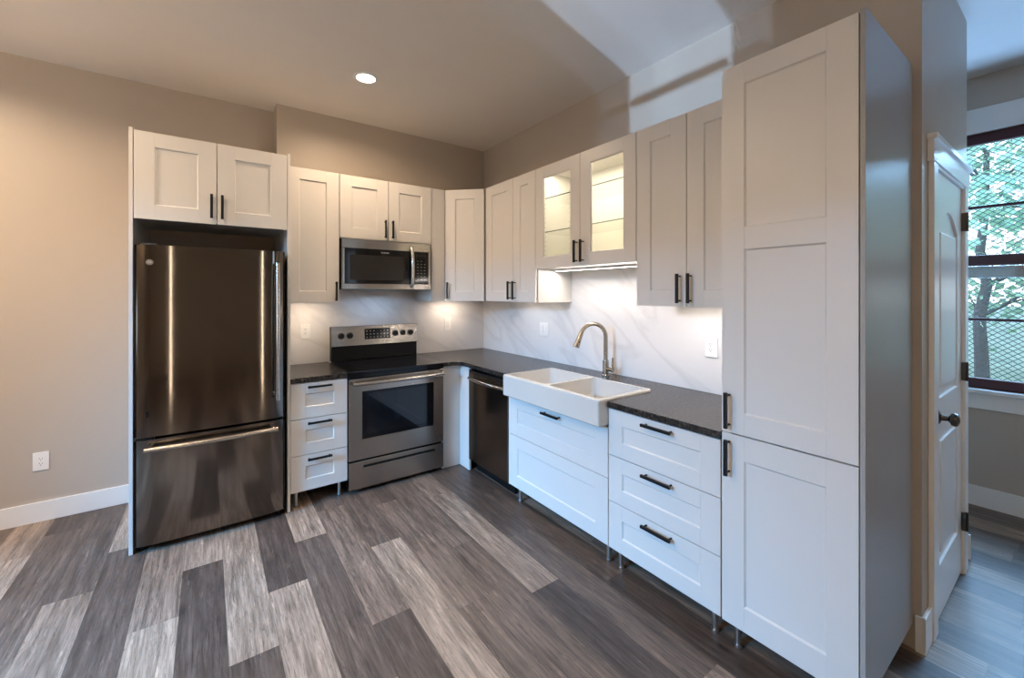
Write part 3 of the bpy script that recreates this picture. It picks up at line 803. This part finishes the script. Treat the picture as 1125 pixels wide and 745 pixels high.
# ---- range
rg = Cab('range', 'stainless electric range with black glass cooktop', 'range', (-1.5765, 0), 0, 0)
W_ = .779; a, b = .004, W_ - .004
bm = B(); box(bm, a + .004, b - .004, -.615, -.03, .03, .895, .002); rg.part('body', bm, 'blackplastic', None, 'black casing')
for x in (.05, W_ - .05):
    for y in (-.57, -.08):
        bm = B(); cyl(bm, (x, y, .0005), (x, y, .03), .018, seg=14); rg.part('foot', bm, 'blackplastic')
bm = B(); box(bm, a, b, -.668, -.085, .8955, .920, .004); box(bm, a, b, -.660, -.6155, .868, .8955, .002); ct = rg.part('cooktop', bm, 'blackglass', None, 'black glass cooktop')
M['ring'] = plain('printed_burner_ring', (0.05, 0.05, 0.052, 1), 0.2)
for (x, y, r_) in ((.20, -.50, .105), (.58, -.50, .085), (.20, -.23, .080), (.58, -.23, .105)):
    bm = B()
    for rr in (r_, r_ * .62):
        lathe(bm, [(rr, 0), (rr, .0003), (rr - .002, .0003), (rr - .002, 0)], Matrix.Translation((x, y, .9201)), seg=40)
    rg.part('burner_ring', bm, 'ring', ct)
bm = B(); box(bm, a, b, -.655, -.6155, .252, .862, .004); d = rg.part('oven_door', bm, 'steel')
bm = B(); box(bm, .092, W_ - .088, -.6575, -.6545, .395, .775, .003); fr_ = rg.part('window_trim', bm, 'steel_light', d)
bm = B(); box(bm, .100, W_ - .096, -.6590, -.6570, .405, .765, .002); w_ = rg.part('oven_window', bm, 'blackglass', d, 'black oven window')
bm = B(); box(bm, .135, W_ - .150, -.6596, -.6589, .440, .745, .0003); rg.part('viewing_glass', bm, 'ovenglass', w_, 'see-through centre of the oven window')
bow_handle(rg, d, (.022, .832), (W_ - .022, .832), -.650, -.705, .015, bowamt=.010)
bm = B(); box(bm, a, b, -.655, -.6155, .035, .240, .004); d = rg.part('storage_drawer', bm, 'steel')
bm = B(); box(bm, .110, W_ - .085, -.6556, -.6545, .188, .207, .0004); rg.part('drawer_grip', bm, 'blackplastic', d, 'dark recessed grip')
bm = B(); box(bm, .105, W_ - .080, -.661, -.6545, .178, .189, .003); rg.part('grip_lip', bm, 'steel_light', d)
bm = B(); box(bm, a + .004, b - .004, -.095, -.030, .921, 1.215, .004); bgd = rg.part('backguard', bm, 'blackplastic', None, 'black backguard')
bm = B(); prism(bm, [(-.120, 1.050), (-.100, 1.040), (-.0955, 1.040), (-.0955, 1.216), (-.103, 1.216)], a, b, 'x', .0015); pn = rg.part('control_panel', bm, 'steel_light', None, 'stainless control panel')
def ypan(z): return -.120 + .017 * (z - 1.050) / .166
for kx in (.082, .154, .556, .629, .701):
    bm = B(); z = 1.138; y = ypan(z)
    Xk = Matrix.Translation((kx, y, z)) @ Matrix.Rotation(R(90 - 5.8), 4, 'X')
    lathe(bm, [(0, -.001), (.0275, -.001), (.027, .003), (.0225, .006), (.0215, .022), (.020, .025), (0, .025)], Xk)
    box(bm, -.004, .004, -.018, .018, 0.0245, .031, .0015, X=Xk)
    rg.part('knob', bm, 'black', pn, 'black control knob')
bm = B(); prism(bm, [(ypan(1.098) - .0012, 1.098), (ypan(1.098) + .001, 1.098), (ypan(1.190) + .001, 1.190), (ypan(1.190) - .0012, 1.190)], .278, .508, 'x'); dp = rg.part('display_panel', bm, 'blackglass', pn, 'black touch panel')
for r_ in range(3):
    for k_ in range(7):
        if 2 < k_ < 4 and r_ == 2: continue
        bm = B(); z = 1.113 + r_ * .027; box(bm, .294 + k_ * .031, .303 + k_ * .031, ypan(z) - .0022, ypan(z) - .0010, z, z + .004)
        rg.part('key', bm, 'cream', dp)

# ---- corner filler panels
bm = B(); box(bm, -.7955, -.622, -.612, -.594, .001, .878, .001); box(bm, -.622, -.604, -.775, -.594, .001, .878, .001)
tag(obj('filler_panel', bm, 'cab'), 'white L-shaped filler panel in the corner between range and dishwasher', 'panel')

# ---- dishwasher (local x = -y)
dw = Cab('dishwasher', 'dark stainless dishwasher between the corner filler and the sink cabinet', 'dishwasher', (0, -.778), RW, 0)
W_ = .595
bm = B(); box(bm, .004, W_ - .004, -.598, -.04, .10, .868, .002); dw.part('tub', bm, 'blackplastic', None, 'black tub casing')
bm = B(); box(bm, .02, W_ - .02, -.560, -.540, .002, .10, .001); dw.part('toe_kick', bm, 'blackplastic', None, 'black toe kick')
bm = B(); box(bm, .018, W_ - .006, -.638, -.599, .108, .862, .004); d = dw.part('door', bm, 'steel_dark')
bm = B(); box(bm, .022, W_ - .010, -.6386, -.637, .838, .858, .0005); dw.part('vent_strip', bm, 'blackplastic', d)
bow_handle(dw, d, (.060, .800), (W_ - .030, .800), -.634, -.662, .0125, mat='handle_steel', bowamt=.022, flat=(1, 1))

# ---- sink base cabinet with side panel
c = Cab('base_cabinet', 'wide white two-drawer base cabinet under the apron sink', 'cabinet', (0, -1.394), RW, 0, 'white base cabinets')
bm = B(); box(bm, .0005, .9345, -.590, -.004, .117, .69, .001); c.part('carcass', bm, 'cab')
bm = B(); box(bm, -.0185, -.0015, -.634, -.03, .112, .876, .001); c.part('side_panel', bm, 'cab')
d = c.shaker('drawer', 0, .935, .487, .770, -BD, rt=.085); c.handle(d, .471, .728, -BD, .165)
c.shaker('drawer', 0, .935, .115, .487, -BD, rt=.085)
for lx in (.062, .895):
    for ly in (-.585, -.08): c.leg(lx, ly)

# ---- apron sink (world coordinates)
SX0, SX1, SY0, SY1, SZ0, SZ1 = -.716, -.248, -2.3295, -1.416, .778, .928
s_ = thing('apron_sink', 'white fireclay double-bowl apron sink set in the dark countertop', 'sink', (-.48, -1.875, SZ0 - .08))
def boxb(x0, x1, y0, y1, z0, z1, bev, seg=4):
    b_ = B(); box(b_, x0, x1, y0, y1, z0, z1, bev, seg=seg); return b_
outer = boxb(SX0, SX1, SY0, SY1, SZ0 , SZ1, .012)
t_ = .024; mid = -1.868
cut1 = boxb(SX0 + .030, SX1 - .028, SY0 + t_, mid - .011, SZ0 + .016, SZ1 + .08, .028, 5)
cut2 = boxb(SX0 + .030, SX1 - .028, mid + .011, SY1 - t_, SZ0 + .016, SZ1 + .08, .028, 5)
bm = bool_diff(outer, [cut1, cut2])
bmesh.ops.translate(bm, vec=(.48, 1.875, -(SZ0 - .08)), verts=bm.verts)
obj('basin', bm, 'fireclay', s_)
for yy in ((SY0 + mid) / 2, (mid + SY1) / 2):
    bm = B(); lathe(bm, [(0, .0004), (.030, .0004), (.045, .003), (.046, .0005)], Matrix.Translation((-.48 + .48, yy + 1.875, .096)))
    obj('drain', bm, 'nickel', s_)

# ---- faucet
BX, BY = -.112, -1.842
f_ = thing('faucet', 'brushed nickel gooseneck pull-down faucet behind the sink', 'faucet', (BX, BY, .9145))
dirv = Vector((-.93, .36, 0)).normalized()
bm = B(); lathe(bm, [(0, 0), (.027, 0), (.027, .006), (.0225, .010), (.0215, .105), (.0185, .112), (0, .112)], Matrix.Identity(4)); obj('base', bm, 'nickel', f_)
bm = B(); pts = [(0, 0, .10), (0, 0, .16), (0, 0, .22), (0, 0, .275)]
rad = .098
for i in range(1, 19):
    th = math.pi * .90 * i / 18
    pts.append((dirv.x * rad * (1 - math.cos(th)), dirv.y * rad * (1 - math.cos(th)), .275 + rad * math.sin(th)))
tube(bm, pts, .0145, seg=18); obj('spout', bm, 'nickel', f_)
e1 = Vector(pts[-1]); dd = (e1 - Vector(pts[-2])).normalized()
bm = B(); tube(bm, [e1 - dd * .004, e1 + dd * .012, e1 + dd * .05, e1 + dd * .085, e1 + dd * .098, e1 + dd * .102], [.0155, .0170, .0190, .0225, .0235, .0200], seg=20)
sh = obj('spray_head', bm, 'nickel', f_)
bm = B(); pc = e1 + dd * .06 + Vector((-.36, -.93, 0)) * .017; cyl(bm, pc, pc + Vector((-.36, -.93, 0)) * .006, .006, seg=12); obj('spray_button', bm, 'black', sh)
bm = B(); cyl(bm, (0, -.016, .050), (0, -.056, .050), .0155, seg=20, bev=.002); cyl(bm, (0, -.056, .050), (0, -.066, .050), .019, seg=20, bev=.003)
tube(bm, [(0, -.060, .060), (0, -.062, .085), (0, -.064, .135)], [.0080, .0075, .0065], seg=12); obj('lever', bm, 'nickel', f_)

# ---- three-drawer base cabinet right of sink
c = Cab('base_cabinet', 'white three-drawer base cabinet between sink and tall pantry', 'cabinet', (0, -2.3305), RW, 0, 'white base cabinets')
drawer_cab(c, 0, .629, (.115, .372, .624, .877), -BD, ((.045, -.585), (.575, -.585), (.045, -.08), (.575, -.08)), .320, .166)

# ---- countertops
bm = B(); prism(bm, [(-1.956, -.0125), (-1.956, -.648), (-1.5775, -.648), (-1.5775, -.0125)], .881, .914, 'z', .002)
tag(obj('countertop', bm, 'granite'), 'short dark granite countertop between refrigerator and range', 'countertop', 'dark granite countertops')
poly = [(-.0125, -.0125), (-.796, -.0125), (-.796, -.648)]
for i in range(0, 9):       # concave inside corner radius
    th = R(90 - 90 * i / 8); poly.append((-.648 - .085 + .085 * math.cos(th), -.648 - .085 + .085 * math.sin(th)))
poly += [(-.648, SY1 + .002), (SX1 + .002, SY1 + .002), (SX1 + .002, SY0 - .002), (-.648, SY0 - .002), (-.648, -2.9605), (-.0125, -2.9605)]
bm = B(); prism(bm, poly, .881, .914, 'z', .002)
tag(obj('countertop', bm, 'granite'), 'long L-shaped dark granite countertop around the sink and corner', 'countertop', 'dark granite countertops')

# ---- tall pantry
c = Cab('pantry_cabinet', 'tall white two-door pantry cabinet at the right end of the run', 'cabinet', (0, -2.9615), RW, 0)
bm = B(); box(bm, .0005, .4745, -.592, -.004, .117, 2.455, .001); c.part('carcass', bm, 'cab')
d = c.shaker('door', 0, .4735, .918, 2.457, -BD, rails=(1.731,), rt=.087); c.handle(d, .034, 1.015, -BD, .15, True)
d = c.shaker('door', 0, .4735, .112, .916, -BD, rt=.100); c.handle(d, .034, .818, -BD, .15, True)
for lx in (.045, .43):
    for ly in (-.585, -.08): c.leg(lx, ly)
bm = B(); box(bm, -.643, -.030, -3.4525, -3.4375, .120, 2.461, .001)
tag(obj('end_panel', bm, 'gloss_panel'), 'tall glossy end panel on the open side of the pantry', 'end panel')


# ------------------------------------------------------------------ outlets
def outlet(label, loc, rot, gang=1, kind='outlet'):
    c = Cab('wall_switch' if kind == 'switch' else 'wall_outlet', label, 'switch' if kind == 'switch' else 'outlet', (loc[0], loc[1]), rot, loc[2] - .06, 'white wall outlets and switches')
    w_ = .036 + .022 * (gang - 1) * 1.05 if gang > 1 else .0375
    z = loc[2]; bm = B(); box(bm, -w_, w_, -.0065, -.0005, z - .060, z + .060, .0025); c.part('cover_plate', bm, 'plate')
    for gx in ([0] if gang == 1 else [-.024, .024]):
        bm = B()
        if kind == 'switch':
            box(bm, gx - .0165, gx + .0165, -.0105, -.006, z - .033, z + .033, .002); c.part('rocker', bm, 'plate')
        else:
            box(bm, gx - .0168, gx + .0168, -.0085, -.006, z - .0335, z + .0335, .002)
            fc = c.part('socket_face', bm, 'plate'); bm = B()
            for zz in (z + .016, z - .016):
                box(bm, gx - .0075, gx - .0055, -.0089, -.0084, zz - .001, zz + .008); box(bm, gx + .0055, gx + .0075, -.0089, -.0084, zz - .001, zz + .007)
                cyl(bm, (gx, -.0089, zz - .008), (gx, -.0084, zz - .008), .0028, seg=10)
            c.part('slot', bm, 'slot', fc, 'dark slots')


outlet('white duplex outlet low on the bare wall left of the refrigerator', (-3.305, .197, .396), 0)
outlet('white duplex outlet on the backsplash between refrigerator and range', (-1.757, -.012, 1.187), 0)
outlet('white duplex outlet on the backsplash right of the range', (-.438, -.012, 1.187), 0)
outlet('white double rocker switch on the backsplash left of the faucet', (-.012, -1.042, 1.187), RW, 2, 'switch')
outlet('white duplex outlet on the backsplash beside the pantry', (-.012, -2.571, 1.187), RW)

# ------------------------------------------------------------------ recessed ceiling lights
for i, (x, y) in enumerate(DOWNLIGHTS):
    t_ = thing('recessed_light', 'round recessed ceiling light above the range' if i == 0 else 'round recessed ceiling light of the room behind the camera', 'light', (x, y, H - .012), 0, 'recessed ceiling lights')
    bm = B(); lathe(bm, [(.062, .0115), (.086, .0115), (.088, .008), (.080, .002), (.064, .003), (.062, .0115)], Matrix.Identity(4), seg=40); obj('trim_ring', bm, 'trim', t_)
    bm = B(); lathe(bm, [(0, .0085), (.0625, .0085), (.0625, .0110), (0, .0110)], Matrix.Identity(4), seg=40); obj('lens', bm, 'lamp', t_)
    l = bpy.data.lights.new('recessed_light_glow', 'AREA'); l.shape = 'DISK'; l.size = .12; l.energy = DOWN_POWER[i]; l.color = WARM; l.spread = R(160)
    lo = bpy.data.objects.new('recessed_light_glow', l); COL.objects.link(lo); lo.location = (x, y, H - .014)

# ------------------------------------------------------------------ unseen uplighters, added to brighten the ceiling and upper walls
for i, (x, y, pw, lab) in enumerate(FILL_UPLIGHTS):
    t_ = thing('added_lamp', lab, 'lamp', (x, y, 0), 0, 'added fill uplighters')
    bm = B(); lathe(bm, [(0, .0005), (.13, .0005), (.13, .012), (.03, .028), (0, .028)], Matrix.Identity(4)); obj('base', bm, 'black', t_)
    bm = B(); cyl(bm, (0, 0, .026), (0, 0, 1.72), .012, seg=16); obj('pole', bm, 'black', t_)
    bm = B(); lathe(bm, [(0, 1.70), (.04, 1.705), (.13, 1.78), (.17, 1.85), (.165, 1.85), (.125, 1.79), (.035, 1.715), (0, 1.712)], Matrix.Identity(4)); obj('lamp_shade', bm, 'cab', t_)
    l = bpy.data.lights.new('added_lamp_glow', 'AREA'); l.shape = 'DISK'; l.size = .2; l.energy = pw; l.color = WARM; l.spread = R(170)
    lo = bpy.data.objects.new('added_lamp_glow', l); COL.objects.link(lo); lo.location = (x, y, 1.83); lo.rotation_euler = (R(180), 0, 0)

for i, (x, y) in enumerate(STREAK_TUBES):  # unseen glowing columns, added to draw bright vertical streaks on the refrigerator steel
    t_ = thing('added_lamp', ('left' if i == 0 else 'right') + ' one of two tall glowing columns added behind the camera', 'lamp', (x, y, 0), 0, 'added glowing columns')
    bm = B(); lathe(bm, [(0, .0005), (.12, .0005), (.12, .015), (0, .015)], Matrix.Identity(4)); obj('base', bm, 'black', t_)
    bm = B(); cyl(bm, (0, 0, .016), (0, 0, 2.35), .0085, seg=20); obj('lamp_shade', bm, 'columnglow', t_)

# ------------------------------------------------------------------ outdoors beyond the hall window
bm = B(); n = 30
vv = [[bm.verts.new((2.4 + 30 * i / n, -26 + 44 * j / n, -0.7 + (0.05 * i) * 1.0 + .25 * noise.noise(Vector((i * .5, j * .5, 0))))) for j in range(n + 1)] for i in range(n + 1)]
for i in range(n):
    for j in range(n): bm.faces.new((vv[i][j], vv[i + 1][j], vv[i + 1][j + 1], vv[i][j + 1]))
struct('ground_outside', bm, 'grass')


def tree(x, y, h, rad, seed, label, bushy=False):
    rr = random.Random(seed); t_ = thing('bush' if bushy else 'tree', label, 'bush' if bushy else 'tree', (x, y, -.65 + .05 * (x - 2.4)), 0, 'greenery beyond the hall window')
    bm = B(); tips = []
    trunk = [(0, 0, 0)]; px, py = 0, 0
    for i in range(1, 8):
        px += rr.uniform(-.12, .12); py += rr.uniform(-.12, .12); trunk.append((px, py, h * i / 8))
    if not bushy: tube(bm, trunk, [.11 * (1 - .09 * i) for i in range(8)], seg=8)
    for k in range(12):
        b0 = Vector(trunk[rr.randint(0 if bushy else 2, 7)]); az = rr.uniform(0, 6.28); L = rad * rr.uniform(.6, 1.0)
        tip = b0 + Vector((math.cos(az) * L, math.sin(az) * L, L * rr.uniform(.2, .7))); tips.append(tip)
        tube(bm, [b0, (b0 + tip) / 2 + Vector((0, 0, .08)), tip], [.035, .022, .008], seg=6)
    obj('branches', bm, 'bark', t_)
    bm = B()
    for tip in tips:
        for _ in range(240):
            c_ = tip + Vector((rr.gauss(0, rad * .32), rr.gauss(0, rad * .32), rr.gauss(0, rad * .28)))
            m_ = Matrix.Translation(c_) @ Matrix.Rotation(rr.uniform(0, 6.28), 4, Vector((rr.gauss(0, 1), rr.gauss(0, 1), rr.gauss(0, 1))).normalized())
            s1 = rr.uniform(.07, .14)
            bm.faces.new([bm.verts.new(m_ @ Vector(p)) for p in ((0, 0, 0), (s1 * .5, s1 * .6, .01), (0, s1 * 1.5, 0), (-s1 * .5, s1 * .6, .01))])
    obj('foliage', bm, 'leaf', t_)


tree(6.2, -3.9, 4.4, .8, 1, 'slim leafy tree nearest the hall window')
tree(9.2, -6.4, 5.6, 1.3, 2, 'taller tree to the right beyond the hall window')
tree(10.0, -2.6, 5.2, 1.3, 3, 'broad tree further back to the left beyond the hall window')
tree(14.0, -6.0, 6.5, 1.6, 6, 'tree furthest back beyond the hall window')
tree(5.0, -5.3, .7, .55, 4, 'low bush under the trees, right one', True)
tree(4.6, -3.3, .6, .5, 5, 'low bush under the trees, left one', True)
